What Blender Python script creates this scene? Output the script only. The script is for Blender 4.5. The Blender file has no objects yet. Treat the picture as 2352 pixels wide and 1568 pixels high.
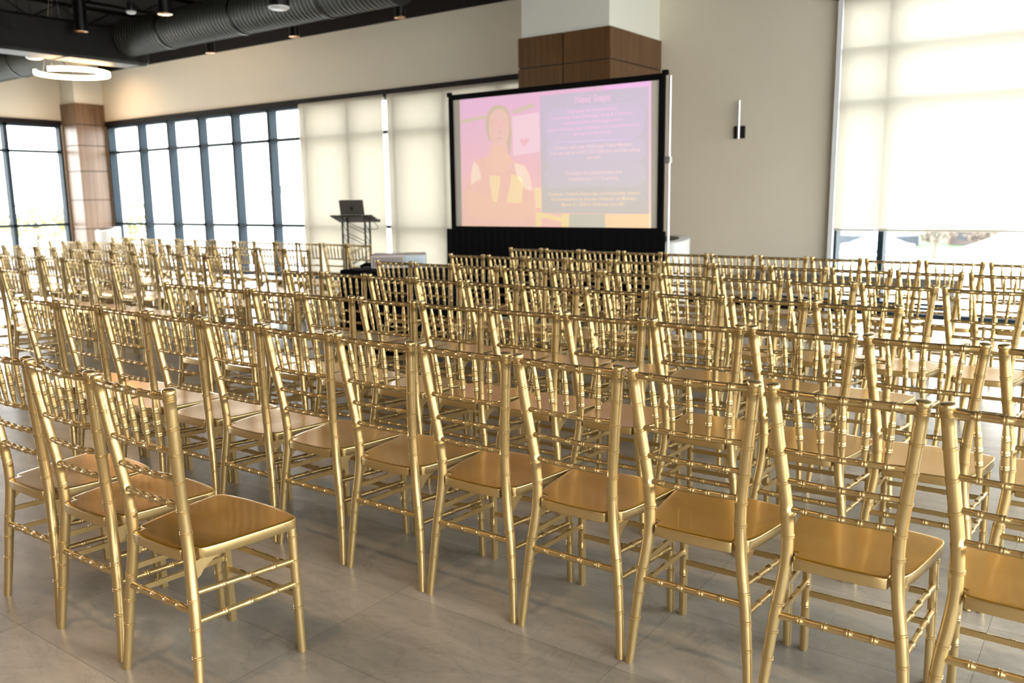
import bpy, bmesh, math, random
from mathutils import Vector, Matrix
random.seed(4)
PI = math.pi
SC = bpy.context.scene
COL = SC.collection

# ------------------------------------------------------------------ materials
def new_mat(name):
    m = bpy.data.materials.new(name); m.use_nodes = True
    nt = m.node_tree; nt.nodes.clear()
    out = nt.nodes.new('ShaderNodeOutputMaterial')
    return m, nt, out

def pbr(name, col, rough=.5, metal=0., coat=0., coat_rough=.1, spec=.5, emis=None, estr=0., noise=0., nscale=8., bump=0., bscale=60.):
    m, nt, out = new_mat(name)
    b = nt.nodes.new('ShaderNodeBsdfPrincipled')
    b.inputs['Base Color'].default_value = (*col, 1)
    b.inputs['Roughness'].default_value = rough
    b.inputs['Metallic'].default_value = metal
    b.inputs['Coat Weight'].default_value = coat
    b.inputs['Coat Roughness'].default_value = coat_rough
    b.inputs['Specular IOR Level'].default_value = spec
    if emis:
        b.inputs['Emission Color'].default_value = (*emis, 1)
        b.inputs['Emission Strength'].default_value = estr
    tc = nt.nodes.new('ShaderNodeTexCoord')
    if noise:
        n = nt.nodes.new('ShaderNodeTexNoise'); n.inputs['Scale'].default_value = nscale; n.inputs['Detail'].default_value = 4
        nt.links.new(tc.outputs['Object'], n.inputs['Vector'])
        r = nt.nodes.new('ShaderNodeValToRGB')
        r.color_ramp.elements[0].position = .3; r.color_ramp.elements[1].position = .7
        r.color_ramp.elements[0].color = (*[c*(1-noise) for c in col], 1)
        r.color_ramp.elements[1].color = (*[min(1, c*(1+noise)) for c in col], 1)
        nt.links.new(n.outputs['Fac'], r.inputs['Fac']); nt.links.new(r.outputs['Color'], b.inputs['Base Color'])
    if bump:
        n = nt.nodes.new('ShaderNodeTexNoise'); n.inputs['Scale'].default_value = bscale; n.inputs['Detail'].default_value = 3
        nt.links.new(tc.outputs['Object'], n.inputs['Vector'])
        bp = nt.nodes.new('ShaderNodeBump'); bp.inputs['Strength'].default_value = bump; bp.inputs['Distance'].default_value = .002
        nt.links.new(n.outputs['Fac'], bp.inputs['Height']); nt.links.new(bp.outputs['Normal'], b.inputs['Normal'])
    nt.links.new(b.outputs[0], out.inputs['Surface'])
    return m

def glass_mat():
    m, nt, out = new_mat('window_glass')
    t = nt.nodes.new('ShaderNodeBsdfTransparent'); t.inputs['Color'].default_value = (.96, .965, .96, 1)
    g = nt.nodes.new('ShaderNodeBsdfGlossy'); g.inputs['Roughness'].default_value = .02
    lw = nt.nodes.new('ShaderNodeLayerWeight'); lw.inputs['Blend'].default_value = .5
    pw = nt.nodes.new('ShaderNodeMath'); pw.operation = 'POWER'; pw.inputs[1].default_value = 5
    f = nt.nodes.new('ShaderNodeMath'); f.operation = 'MULTIPLY_ADD'; f.inputs[1].default_value = .45; f.inputs[2].default_value = .03
    nt.links.new(lw.outputs['Facing'], pw.inputs[0]); nt.links.new(pw.outputs[0], f.inputs[0])
    x = nt.nodes.new('ShaderNodeMixShader')
    nt.links.new(f.outputs[0], x.inputs[0]); nt.links.new(t.outputs[0], x.inputs[1]); nt.links.new(g.outputs[0], x.inputs[2])
    nt.links.new(x.outputs[0], out.inputs['Surface'])
    return m

def shade_mat(name, col, trans, openness):
    m, nt, out = new_mat(name)
    d = nt.nodes.new('ShaderNodeBsdfDiffuse'); d.inputs['Color'].default_value = (*col, 1)
    t = nt.nodes.new('ShaderNodeBsdfTranslucent'); t.inputs['Color'].default_value = (*col, 1)
    o = nt.nodes.new('ShaderNodeBsdfTransparent'); o.inputs['Color'].default_value = (1, .98, .93, 1)
    a = nt.nodes.new('ShaderNodeMixShader'); a.inputs[0].default_value = trans
    b = nt.nodes.new('ShaderNodeMixShader'); b.inputs[0].default_value = openness
    nt.links.new(d.outputs[0], a.inputs[1]); nt.links.new(t.outputs[0], a.inputs[2])
    nt.links.new(a.outputs[0], b.inputs[1]); nt.links.new(o.outputs[0], b.inputs[2])
    nt.links.new(b.outputs[0], out.inputs['Surface'])
    return m

def floor_mat():
    m, nt, out = new_mat('stone_look_tile')
    L = nt.links.new
    tc = nt.nodes.new('ShaderNodeTexCoord')
    mp = nt.nodes.new('ShaderNodeMapping'); mp.inputs['Location'].default_value = (.27, -.30, 0)
    L(tc.outputs['Object'], mp.inputs['Vector'])
    br = nt.nodes.new('ShaderNodeTexBrick'); br.offset = 0.0
    br.inputs['Scale'].default_value = 1; br.inputs['Brick Width'].default_value = .89; br.inputs['Row Height'].default_value = .45
    br.inputs['Mortar Size'].default_value = .0011; br.inputs['Mortar Smooth'].default_value = .2; br.inputs['Bias'].default_value = -.0
    br.inputs['Color1'].default_value = (.86, .86, .86, 1); br.inputs['Color2'].default_value = (1.12, 1.12, 1.12, 1)
    br.inputs['Mortar'].default_value = (.42, .42, .42, 1)
    L(mp.outputs[0], br.inputs['Vector'])
    n1 = nt.nodes.new('ShaderNodeTexNoise'); n1.inputs['Scale'].default_value = 1.7; n1.inputs['Detail'].default_value = 6; n1.inputs['Roughness'].default_value = .6; n1.inputs['Distortion'].default_value = .6
    mp2 = nt.nodes.new('ShaderNodeMapping'); mp2.inputs['Scale'].default_value = (.6, 1.5, 1); mp2.inputs['Rotation'].default_value = (0, 0, .5)
    L(tc.outputs['Object'], mp2.inputs['Vector']); L(mp2.outputs[0], n1.inputs['Vector'])
    r1 = nt.nodes.new('ShaderNodeValToRGB')
    e = r1.color_ramp.elements; e[0].position = .32; e[0].color = (.275, .255, .215, 1); e[1].position = .68; e[1].color = (.57, .52, .43, 1)
    k = r1.color_ramp.elements.new(.5); k.color = (.425, .385, .32, 1)
    L(n1.outputs['Fac'], r1.inputs['Fac'])
    n2 = nt.nodes.new('ShaderNodeTexNoise'); n2.inputs['Scale'].default_value = 14; n2.inputs['Detail'].default_value = 8; n2.inputs['Roughness'].default_value = .7
    L(mp2.outputs[0], n2.inputs['Vector'])
    r2 = nt.nodes.new('ShaderNodeValToRGB'); r2.color_ramp.elements[0].position = .3; r2.color_ramp.elements[0].color = (.84, .84, .84, 1); r2.color_ramp.elements[1].position = .62; r2.color_ramp.elements[1].color = (1.06, 1.06, 1.06, 1)
    L(n2.outputs['Fac'], r2.inputs['Fac'])
    # dark fissures
    v = nt.nodes.new('ShaderNodeTexNoise'); v.inputs['Scale'].default_value = 2.3; v.inputs['Detail'].default_value = 5; v.inputs['Distortion'].default_value = 1.8
    L(tc.outputs['Object'], v.inputs['Vector'])
    r3 = nt.nodes.new('ShaderNodeValToRGB'); ee = r3.color_ramp.elements
    ee[0].position = .488; ee[0].color = (1, 1, 1, 1); ee[1].position = .512; ee[1].color = (1, 1, 1, 1)
    q = r3.color_ramp.elements.new(.5); q.color = (.86, .86, .85, 1)
    L(v.outputs['Fac'], r3.inputs['Fac'])
    def mul(a, b):
        x = nt.nodes.new('ShaderNodeMix'); x.data_type = 'RGBA'; x.blend_type = 'MULTIPLY'; x.inputs[0].default_value = 1; x.clamp_result = False
        L(a, x.inputs[6]); L(b, x.inputs[7]); return x.outputs[2]
    c = mul(mul(mul(r1.outputs[0], r2.outputs[0]), r3.outputs[0]), br.outputs['Color'])
    b = nt.nodes.new('ShaderNodeBsdfPrincipled'); b.inputs['Specular IOR Level'].default_value = .5
    L(c, b.inputs['Base Color'])
    rr = nt.nodes.new('ShaderNodeMapRange'); rr.inputs['To Min'].default_value = .24; rr.inputs['To Max'].default_value = .42
    L(n2.outputs['Fac'], rr.inputs['Value']); L(rr.outputs[0], b.inputs['Roughness'])
    bp = nt.nodes.new('ShaderNodeBump'); bp.inputs['Strength'].default_value = .12; bp.inputs['Distance'].default_value = .004
    L(n2.outputs['Fac'], bp.inputs['Height']); L(bp.outputs['Normal'], b.inputs['Normal'])
    L(b.outputs[0], out.inputs['Surface'])
    return m

def wood_mat(name, c1, c2):
    m, nt, out = new_mat(name); L = nt.links.new
    tc = nt.nodes.new('ShaderNodeTexCoord')
    mp = nt.nodes.new('ShaderNodeMapping'); mp.inputs['Scale'].default_value = (9, 9, .35)
    L(tc.outputs['Object'], mp.inputs['Vector'])
    n = nt.nodes.new('ShaderNodeTexNoise'); n.inputs['Scale'].default_value = 2.2; n.inputs['Detail'].default_value = 7; n.inputs['Roughness'].default_value = .62; n.inputs['Distortion'].default_value = .3
    L(mp.outputs[0], n.inputs['Vector'])
    r = nt.nodes.new('ShaderNodeValToRGB'); r.color_ramp.elements[0].position = .3; r.color_ramp.elements[0].color = (*c1, 1); r.color_ramp.elements[1].position = .72; r.color_ramp.elements[1].color = (*c2, 1)
    L(n.outputs['Fac'], r.inputs['Fac'])
    b = nt.nodes.new('ShaderNodeBsdfPrincipled'); b.inputs['Roughness'].default_value = .34; b.inputs['Specular IOR Level'].default_value = .45
    L(r.outputs[0], b.inputs['Base Color']); L(b.outputs[0], out.inputs['Surface'])
    return m

def projected(name, c, c2=None, z0=1.06, z1=2.55):
    """light of a projected slide on a white screen: glows softly in its own colour"""
    m, nt, out = new_mat(name); L = nt.links.new
    b = nt.nodes.new('ShaderNodeBsdfPrincipled'); b.inputs['Roughness'].default_value = .9; b.inputs['Specular IOR Level'].default_value = .1
    b.inputs['Base Color'].default_value = (*[.25*x + .36 for x in c], 1)
    b.inputs['Emission Strength'].default_value = SLIDE_E
    if c2 is None:
        b.inputs['Emission Color'].default_value = (*c, 1)
    else:
        g = nt.nodes.new('ShaderNodeNewGeometry'); s = nt.nodes.new('ShaderNodeSeparateXYZ'); L(g.outputs['Position'], s.inputs[0])
        mr = nt.nodes.new('ShaderNodeMapRange'); mr.inputs['From Min'].default_value = z0; mr.inputs['From Max'].default_value = z1
        L(s.outputs['Z'], mr.inputs['Value'])
        r = nt.nodes.new('ShaderNodeValToRGB'); r.color_ramp.elements[0].color = (*c2, 1); r.color_ramp.elements[1].color = (*c, 1)
        L(mr.outputs[0], r.inputs['Fac']); L(r.outputs[0], b.inputs['Emission Color'])
    L(b.outputs[0], out.inputs['Surface'])
    return m
SLIDE_E = .50
WARM = 80

def srgb(r, g, b):
    f = lambda v: (v/255/12.92) if v/255 <= .04045 else ((v/255+.055)/1.055)**2.4
    return (f(r), f(g), f(b))

M = {}
M['gold'] = pbr('gold_paint', (.57, .42, .185), rough=.30, metal=.80, coat=.25, coat_rough=.15, spec=.5, bump=.05, bscale=220)
M['gold_seat_reflect'] = pbr('gold_paint_seat_reflect', (.50, .250, .010), rough=.24, metal=.60, coat=.14, coat_rough=.05, noise=.05, nscale=6)  # same chair gold, darkened to amber for dim warm reflections on seat tops
M['floor'] = floor_mat()
M['wall'] = pbr('cream_wall_paint', (.79, .715, .575), rough=.75, noise=.015, nscale=1.5, bump=.04)
M['white_wall'] = pbr('white_wall_paint', (.80, .79, .70), rough=.75, bump=.04)
M['ceiling'] = pbr('black_ceiling_paint', (.0045, .0038, .0034), rough=.9, spec=.1, noise=.2, nscale=2)
M['black_trim'] = pbr('black_trim', (.010, .007, .006), rough=.7, spec=.2, bump=.03)
M['frame'] = pbr('window_frame_metal', (.018, .030, .040), rough=.6, metal=.0, spec=.15, bump=.02)
M['duct'] = pbr('galvanised_duct', (.042, .044, .035), rough=.5, metal=.3, noise=.12, nscale=5, bump=.05)
M['duct_box'] = pbr('dark_duct', (.013, .013, .012), rough=.6, metal=.1, spec=.3, noise=.12, nscale=3, bump=.05)
M['black_metal'] = pbr('black_metal', (.007, .007, .007), rough=.4, metal=.4, bump=.02)
M['bronze'] = pbr('bronze_ring', (.72, .42, .25), rough=.25, metal=.9, bump=.02)
M['white_plastic'] = pbr('white_plastic', (.82, .83, .83), rough=.4, bump=.02)
M['blue_plastic'] = pbr('pale_blue_plastic', (.55, .68, .74), rough=.4, bump=.02)
M['pink_plastic'] = pbr('warm_white_plastic', (.66, .56, .52), rough=.45, bump=.02)
M['grey_grille'] = pbr('grey_grille', (.22, .2, .2), rough=.5, bump=.02)
M['cloth'] = pbr('black_cloth', (.0035, .0035, .004), rough=.95, spec=.15, bump=.3, bscale=90)
M['screen_white'] = pbr('screen_fabric', (.66, .62, .52), rough=.9, emis=(.8, .74, .6), estr=.06, bump=.02)  # weak emission stands in for projector light on the fabric
M['silver'] = pbr('silver_metal', (.7, .72, .72), rough=.3, metal=.8, bump=.02)
M['laptop'] = pbr('laptop_aluminium', (.20, .19, .18), rough=.4, metal=.6, bump=.02)
M['logo'] = pbr('laptop_mark', (.02, .02, .02), rough=.3, bump=.02)
M['bench_grey'] = pbr('grey_bench_vinyl', (.13, .125, .12), rough=.35, noise=.1, nscale=4, bump=.1)
M['ring'] = pbr('led_diffuser', (.9, .8, .65), rough=.4, emis=(1, .64, .32), estr=42, bump=.01)
M['wood'] = wood_mat('walnut_panel', (.078, .037, .013), (.17, .083, .032))
M['wood2'] = wood_mat('walnut_panel_pale', (.10, .055, .028), (.20, .12, .065))
M['groove'] = pbr('dark_joint', (.03, .016, .008), rough=.7, bump=.02)
M['glass'] = glass_mat()
M['shade'] = shade_mat('cream_roller_fabric', (.61, .58, .51), .5, .04)
M['shade2'] = shade_mat('sheer_roller_fabric', (.68, .655, .58), .53, .07)
M['bar'] = pbr('shade_bottom_bar', (.62, .58, .47), rough=.5, bump=.02)
M['lawn'] = pbr('mown_grass', (.045, .075, .028), rough=.95, noise=.25, nscale=.2)
M['paving'] = pbr('pale_paving', (.62, .6, .57), rough=.9, noise=.05, nscale=.3)
M['slope'] = pbr('blue_grey_slope', (.05, .058, .072), rough=.95, noise=.15, nscale=.1)
M['canopy'] = pbr('white_canopy', (.85, .86, .88), rough=.8, bump=.02)
M['far_wall'] = pbr('far_building_wall', (.085, .07, .065), rough=.9, noise=.2, nscale=.4)
M['far_beam'] = pbr('far_timber', (.16, .115, .085), rough=.9, bump=.02)
M['far_glass'] = pbr('far_window', (.03, .04, .055), rough=.3, bump=.02)
M['far_roof'] = pbr('far_blue_roof', (.07, .09, .11), rough=.8, bump=.02)
M['leaf'] = pbr('spring_leaves', (.26, .25, .10), rough=.9, noise=.35, nscale=2)
M['leaf2'] = pbr('dry_leaves', (.12, .095, .075), rough=.9, noise=.35, nscale=2)
M['bark'] = pbr('tree_bark', (.12, .09, .07), rough=.95, noise=.2, nscale=6)

# ------------------------------------------------------------------ helpers
def link(o, parent=None):
    COL.objects.link(o)
    if parent is not None: o.parent = parent
    return o

def mesh_obj(name, bm, mats, parent=None, smooth=False, angle=40, loc=None):
    me = bpy.data.meshes.new(name)
    bmesh.ops.recalc_face_normals(bm, faces=bm.faces)
    bm.to_mesh(me); bm.free()
    if not isinstance(mats, (list, tuple)): mats = [mats]
    for m in mats: me.materials.append(m)
    if smooth:
        me.shade_smooth(); me.set_sharp_from_angle(angle=math.radians(angle))
    o = bpy.data.objects.new(name, me)
    if loc: o.location = loc
    return link(o, parent)

def empty(name, loc=(0, 0, 0), rz=0.):
    o = bpy.data.objects.new(name, None); o.location = loc; o.rotation_euler = (0, 0, rz)
    o.empty_display_size = .1
    return link(o)

def tag(o, label, cat, group=None):
    o['label'] = label; o['category'] = cat
    if group: o['group'] = group
    return o

def struct(o):
    o['kind'] = 'structure'; return o

def box(bm, x0, x1, y0, y1, z0, z1, bev=0., mi=0, mat=None):
    g = bmesh.ops.create_cube(bm, size=1.0)
    vs = g['verts']
    sx, sy, sz = abs(x1-x0), abs(y1-y0), abs(z1-z0)
    cx, cy, cz = (x0+x1)/2, (y0+y1)/2, (z0+z1)/2
    for v in vs: v.co = Vector((v.co.x*sx+cx, v.co.y*sy+cy, v.co.z*sz+cz))
    fs = set(f for v in vs for f in v.link_faces)
    for f in fs: f.material_index = mi
    if bev > 0:
        es = list(set(e for v in vs for e in v.link_edges))
        r = bmesh.ops.bevel(bm, geom=es, offset=bev, segments=2, affect='EDGES', profile=.6)
        vs = [v for v in r['verts']]
        allv = set(v for f in r['faces'] for v in f.verts)
        vs = list(allv)
    if mat is not None:
        bmesh.ops.transform(bm, matrix=mat, verts=vs)
    return vs

def tube(bm, pts, rads, n=12, flat=None, mi=0, cap=True, up=None):
    """sweep a circle along pts (radius per point); flat=(dir, k) cuts the section flat on one side"""
    P = [Vector(p) for p in pts]; rings = []
    T = []
    for i in range(len(P)):
        a = P[max(0, i-1)]; b = P[min(len(P)-1, i+1)]
        t = (b-a)
        T.append(t.normalized() if t.length > 1e-9 else Vector((0, 0, 1)))
    ref = Vector(up) if up is not None else (Vector((0, 1, 0)) if abs(T[0].z) > .7 else Vector((0, 0, 1)))
    for p, t, r in zip(P, T, rads):
        u = (ref - t*ref.dot(t)).normalized(); w = t.cross(u)
        ring = []
        for k in range(n):
            a = 2*PI*k/n
            off = u*(r*math.cos(a)) + w*(r*math.sin(a))
            if flat is not None:
                d = Vector(flat[0]); s = off.dot(d)
                if s > flat[1]: off = off - d*(s-flat[1])
            ring.append(bm.verts.new(p+off))
        rings.append(ring)
    for a, b in zip(rings[:-1], rings[1:]):
        for k in range(n):
            f = bm.faces.new((a[k], a[(k+1) % n], b[(k+1) % n], b[k])); f.material_index = mi
    if cap:
        f = bm.faces.new(list(reversed(rings[0]))); f.material_index = mi
        f = bm.faces.new(rings[-1]); f.material_index = mi
    return rings

def cyl(bm, x, y, z0, z1, r, n=24, mi=0, r2=None):
    tube(bm, [(x, y, z0), (x, y, z1)], [r, r if r2 is None else r2], n=n, mi=mi)

def poly_plate(bm, pts, y, th=.0008, mi=0):
    """flat polygon in the XZ plane facing -Y with a little thickness"""
    a = [bm.verts.new((x, y, z)) for x, z in pts]
    b = [bm.verts.new((x, y+th, z)) for x, z in pts]
    n = len(pts)
    for f in (bm.faces.new(a), bm.faces.new(list(reversed(b)))): f.material_index = mi
    for i in range(n):
        f = bm.faces.new((a[i], b[i], b[(i+1) % n], a[(i+1) % n])); f.material_index = mi

def copy_tree(o, parent=None):
    c = o.copy(); COL.objects.link(c)
    if parent is not None: c.parent = parent
    for ch in list(o.children): copy_tree(ch, c)
    return c

# ------------------------------------------------------------------ the chair
# half width of the post centre line and its set-back, by height
WZ = [(0, .1855, .014), (.12, .176, .025), (.273, .161, .036), (.36, .148, .042), (.43, .140, .046), (.50, .1375, .044), (.58, .141, .037), (.66, .150, .028), (.743, .160, .018), (.83, .170, .009), (.902, .1775, .002), (.925, .180, -.001)]
def post_at(z):
    # smooth (Catmull-Rom) interpolation
    n = len(WZ)
    for i in range(n-1):
        if z <= WZ[i+1][0] or i == n-2:
            a = WZ[max(0, i-1)]; b = WZ[i]; c = WZ[i+1]; d = WZ[min(n-1, i+2)]
            t = (z-b[0])/(c[0]-b[0]); h = c[0]-b[0]; r = []
            for k in (1, 2):
                mb = (c[k]-a[k])/(c[0]-a[0])*h if c[0] != a[0] else 0
                mc = (d[k]-b[k])/(d[0]-b[0])*h if d[0] != b[0] else 0
                r.append((2*t**3-3*t**2+1)*b[k]+(t**3-2*t**2+t)*mb+(-2*t**3+3*t**2)*c[k]+(t**3-t**2)*mc)
            return r[0], r[1]
def ring_profile(stations, nodes, base, rise=.0016, hw=.0022, gap=.0062, double=True):
    """list of (s, r) with double raised rings at nodes"""
    s = list(stations); out = []
    extra = []
    for nd in nodes:
        cs = (nd-gap/2, nd+gap/2) if double else (nd,)
        for c in cs: extra += [(c-hw, 0), (c-hw*.45, 1), (c+hw*.45, 1), (c+hw, 0)]
    ss = [(q, 0) for q in s if all(abs(q-nd) > gap for nd in nodes)] + extra
    ss.sort()
    return [(q, base(q)+rise*k) for q, k in ss]

def make_chair():
    root = empty('chiavari_chair')
    G = M['gold']
    def post(s):
        base = lambda z: .0128+(.0166-.0128)*min(1, z/.30)
        st = [i*.92/34 for i in range(35)]
        st = [z for z in st if z < .885]
        pr = ring_profile(st, [.145, .225, .305, .50, .567, .653, .735, .812], base)
        # neck with three fine rings and the round cap
        pr += [(.886, .0166), (.8875, .0182), (.890, .0182), (.8915, .0162), (.893, .0180), (.8955, .0180), (.897, .0160), (.899, .0178), (.9015, .0178), (.9030, .0158), (.9055, .0158), (.907, .0180), (.9095, .0187), (.9165, .0187), (.9195, .0172), (.921, .012), (.9215, .004)]
        bm = bmesh.new()
        pts = []; rr = []
        for z, r in pr:
            w, y = post_at(min(z, .9)); 
            if z > .9:
                w0, y0 = post_at(.9); w1, y1 = post_at(.88); w = w0+(w0-w1)*(z-.9)/.02; y = y0+(y0-y1)*(z-.9)/.02
            pts.append((s*w, y, z)); rr.append(r)
        tube(bm, pts, rr, n=16)
        return mesh_obj('back_leg', bm, G, root, True, 50)
    post(-1); post(1)
    def rail(name, z, r, bow, nn, node_r=.0017):
        w, y = post_at(z)
        nodes = [-1+2*(k+1)/(nn+1) for k in range(nn)]
        st = [-1+2*i/20 for i in range(21)]
        pr = ring_profile(st, nodes, lambda q: r, rise=node_r, hw=.0026/w*1.1, gap=.0068/w)
        bm = bmesh.new()
        pts = [(t*(w-.004), y-bow*(1-t*t), z) for t, _ in pr]
        tube(bm, pts, [q for _, q in pr], n=12)
        return mesh_obj(name, bm, G, root, True, 50)
    rail('top_rail', .899, .0108, .013, 5)
    rail('back_rail', .743, .0084, .012, 5)
    rail('back_rail', .660, .0084, .010, 5)
    rail('back_rail', .580, .0084, .008, 5)
    rail('rear_stretcher', .273, .0105, .0, 4)
    # spindles
    w1, y1 = post_at(.899); w0, y0 = post_at(.743)
    for k in range(5):
        t = -1+2*(k+1)/6
        a = Vector((t*(w0-.004), y0-.012*(1-t*t), .748)); b = Vector((t*(w1-.004), y1-.013*(1-t*t), .892))
        def base(q): return .0048+.0042*math.sin(PI*min(1, max(0, q)))**.7
        pr = ring_profile([i/16 for i in range(17)], [.26, .5, .74], base, rise=.0010, hw=.013, gap=.036)
        bm = bmesh.new()
        tube(bm, [a.lerp(b, q) for q, _ in pr], [r for _, r in pr], n=10)
        mesh_obj('spindle', bm, G, root, True, 50)
    # front legs, flat on their inner side
    for s in (-1, 1):
        pr = ring_profile([.418*i/12 for i in range(13)], [.150, .226, .304, .382], lambda z: .0143, rise=.0016)
        bm = bmesh.new()
        tube(bm, [(s*(.176-.004*z/.42), .388-.010*z/.42, z) for z, _ in pr], [r for _, r in pr], n=16, flat=((-s, 0, 0), .0095))
        mesh_obj('front_leg', bm, G, root, True, 50)
    # side stretchers (two each side) and front stretchers
    for s in (-1, 1):
        for zb, zf in ((.325, .306), (.245, .229)):
            wb, yb = post_at(zb)
            a = Vector((s*wb, yb+.006, zb)); b = Vector((s*.175, .385, zf))
            pr = ring_profile([i/14 for i in range(15)], [.25, .5, .75], lambda q: .0096, rise=.0017, hw=.0075, gap=.02)
            bm = bmesh.new()
            tube(bm, [a.lerp(b, q) for q, _ in pr], [r for _, r in pr], n=12, flat=((-s, 0, 0), .004))
            mesh_obj('side_stretcher', bm, G, root, True, 50)
    for z in (.280, .190):
        pr = ring_profile([i/14 for i in range(15)], [.2, .4, .6, .8], lambda q: .0098, rise=.0017, hw=.0075, gap=.02)
        bm = bmesh.new()
        tube(bm, [(-.174+.348*q, .384, z) for q, _ in pr], [r for _, r in pr], n=12, flat=((0, -1, 0), .004))
        mesh_obj('front_stretcher', bm, G, root, True, 50)
    # seat
    half = [(0, .026), (.04, .0265), (.08, .028), (.110, .031), (.1165, .034), (.119, .040), (.1195, .066), (.124, .071), (.142, .0725), (.152, .077), (.158, .088), (.1625, .104), (.1655, .116), (.169, .132), (.178, .19), (.1875, .26), (.1945, .32), (.1970, .348), (.1965, .366), (.1915, .381), (.178, .390), (.15, .3965), (.10, .403), (.05, .4065), (0, .4075)]
    outl = half + [(-x, y) for x, y in reversed(half[1:-1])]
    cx, cy = 0, .225
    bm = bmesh.new(); n = len(outl)
    top = .447; th = .031
    def ringv(k, z): return [bm.verts.new((cx+(x-cx)*k, cy+(y-cy)*k, z)) for x, y in outl]
    loops = []
    for k in (.12, .35, .6, .8, .92, .984):
        loops.append(ringv(k, top))
    loops.append(ringv(.992, top-.0005)); loops.append(ringv(.9975, top-.0018)); loops.append(ringv(1.0, top-.0042)); loops.append(ringv(1.0, top-th+.002)); loops.append(ringv(.992, top-th))
    loops.append(ringv(.3, top-th))
    for f in [bm.faces.new(loops[0])]: f.material_index = 0
    for li, (a, b) in enumerate(zip(loops[:-1], loops[1:])):
        for i in range(n):
            f = bm.faces.new((a[i], a[(i+1) % n], b[(i+1) % n], b[i])); f.material_index = 0 if li < 5 else 1
    f = bm.faces.new(list(reversed(loops[-1]))); f.material_index = 1
    for v in bm.verts:
        if v.co.z > top-.002: v.co.z -= (.0018)*math.exp(-((v.co.x/.10)**2+((v.co.y-.21)/.11)**2))
    mesh_obj('seat', bm, [M['gold_seat_reflect'], G], root, True, 38)
    # curved brackets under the seat in front of the posts
    for s in (-1, 1):
        bm = bmesh.new()
        pts = [(.052, .418), (.150, .418), (.135, .413), (.112, .406), (.092, .396), (.076, .384), (.064, .370), (.052, .364)]
        a = [bm.verts.new((s*.140, y, z)) for y, z in pts]; b = [bm.verts.new((s*.156, y+.002, z)) for y, z in pts]
        m = len(pts); bm.faces.new(a); bm.faces.new(list(reversed(b)))
        for i in range(m): bm.faces.new((a[i], b[i], b[(i+1) % m], a[(i+1) % m]))
        mesh_obj('seat_bracket', bm, G, root, True, 30)
    return root

ORD = ['zeroth', 'first', 'second', 'third', 'fourth', 'fifth', 'sixth', 'seventh', 'eighth', 'ninth', 'tenth', 'eleventh', 'twelfth', 'thirteenth']
RIGHT = {
 'A': [(-4.585, 2.145, -3), (-4.182, 2.145, -1.7), (-3.782, 2.145, -1.8), (-3.395, 2.144, 1.2), (-2.99, 2.144, -.5), (-2.58, 2.144, 1.0), (-2.165, 2.144, .7), (-1.756, 2.144, -.3), (-1.352, 2.144, .1), (-.95, 2.144, 1.6), (-.542, 2.144, 1.8), (-.135, 2.150, -1)],
 'B': [(-4.62, 3.007, -1.3), (-4.2, 3.014, 2.5), (-3.793, 3.022, 1.5), (-3.377, 3.029, 2.2), (-2.96, 3.037, 1.4), (-2.557, 3.044, -1.2), (-2.154, 3.051, 1.3), (-1.745, 3.058, 1.2), (-1.345, 3.066, .8), (-.938, 3.073, 1.6), (-.531, 3.08, .5), (-.122, 3.088, 0)],
 'C': [(-4.699, 4.004, 1.5), (-4.276, 3.998, 1), (-3.86, 3.992, -2), (-3.45, 3.987, -2), (-3.029, 3.981, 2), (-2.621, 3.975, 1.3), (-2.2, 3.969, 1.0), (-1.78, 3.963, -1.2), (-1.376, 3.958, -1), (-.97, 3.952, -1.5)],
 'D': [(-4.741, 4.96, -1), (-4.325, 4.95, .4), (-3.885, 4.94, 1.5), (-3.457, 4.93, -.4), (-3.03, 4.92, .9), (-2.622, 4.912, -1.5), (-2.212, 4.90, -1), (-1.803, 4.89, -1.5), (-1.395, 4.877, 1.5), (-.99, 4.866, -2.5), (-.580, 4.852, -2), (-.17, 4.85, 0)],
 'E': [(-4.694, 5.83, 1.5), (-4.276, 5.83, -1.5), (-3.861, 5.82, .2), (-3.449, 5.815, -1), (-3.035, 5.81, -1), (-2.627, 5.80, -1.7), (-2.221, 5.79, -1.5), (-1.81, 5.785, 1.5), (-1.4, 5.78, -1.5), (-.995, 5.77, -.2), (-.585, 5.77, 1)],
 'F': [(-4.728, 6.78, -1), (-4.306, 6.77, -1.5), (-3.884, 6.75, .2), (-3.464, 6.74, -1), (-3.046, 6.73, 1.5), (-2.631, 6.71, -1), (-2.213, 6.70, 1.5), (-1.807, 6.69, -1.5), (-1.4, 6.67, .2), (-.995, 6.66, 1.5), (-.585, 6.65, -.5)],
}
ROWNAME = {'A': 'second row from the camera', 'B': 'third row from the camera', 'C': 'fourth row from the camera', 'D': 'fifth row from the camera', 'E': 'sixth row from the camera', 'F': 'row nearest the screen'}
PLACES = []
zl = [(-2.195, 1.245, 0, 'gold bamboo-style chair standing free at the open end of the nearest left row'),
      (-2.619, 1.259, .2, 'gold bamboo-style chair beside the free end chair of the nearest left row'),
      (-3.030, 1.272, .5, 'gold bamboo-style chair third from the open end of the nearest left row, cut by frame')]
for x, y, a, lb in zl: PLACES.append((x, y, a, lb, 'gold chairs in the right-hand seating block'))
for k, row in RIGHT.items():
    xs = [q[0] for q in row]
    for _ in range(60):
        for i in range(len(xs)-1):
            gap = .4035-(xs[i+1]-xs[i])
            if gap > 0: xs[i] -= gap/2; xs[i+1] += gap/2
    row = [(x, q[1], max(-.6, min(.6, q[2]*.4))) for x, q in zip(xs, row)]
    for i, (x, y, a) in enumerate(row):
        PLACES.append((x, y, a, 'gold bamboo-style chair, right block, %s, %s seat from the aisle' % (ROWNAME[k], ORD[i+1]), 'gold chairs in the right-hand seating block'))
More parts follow.
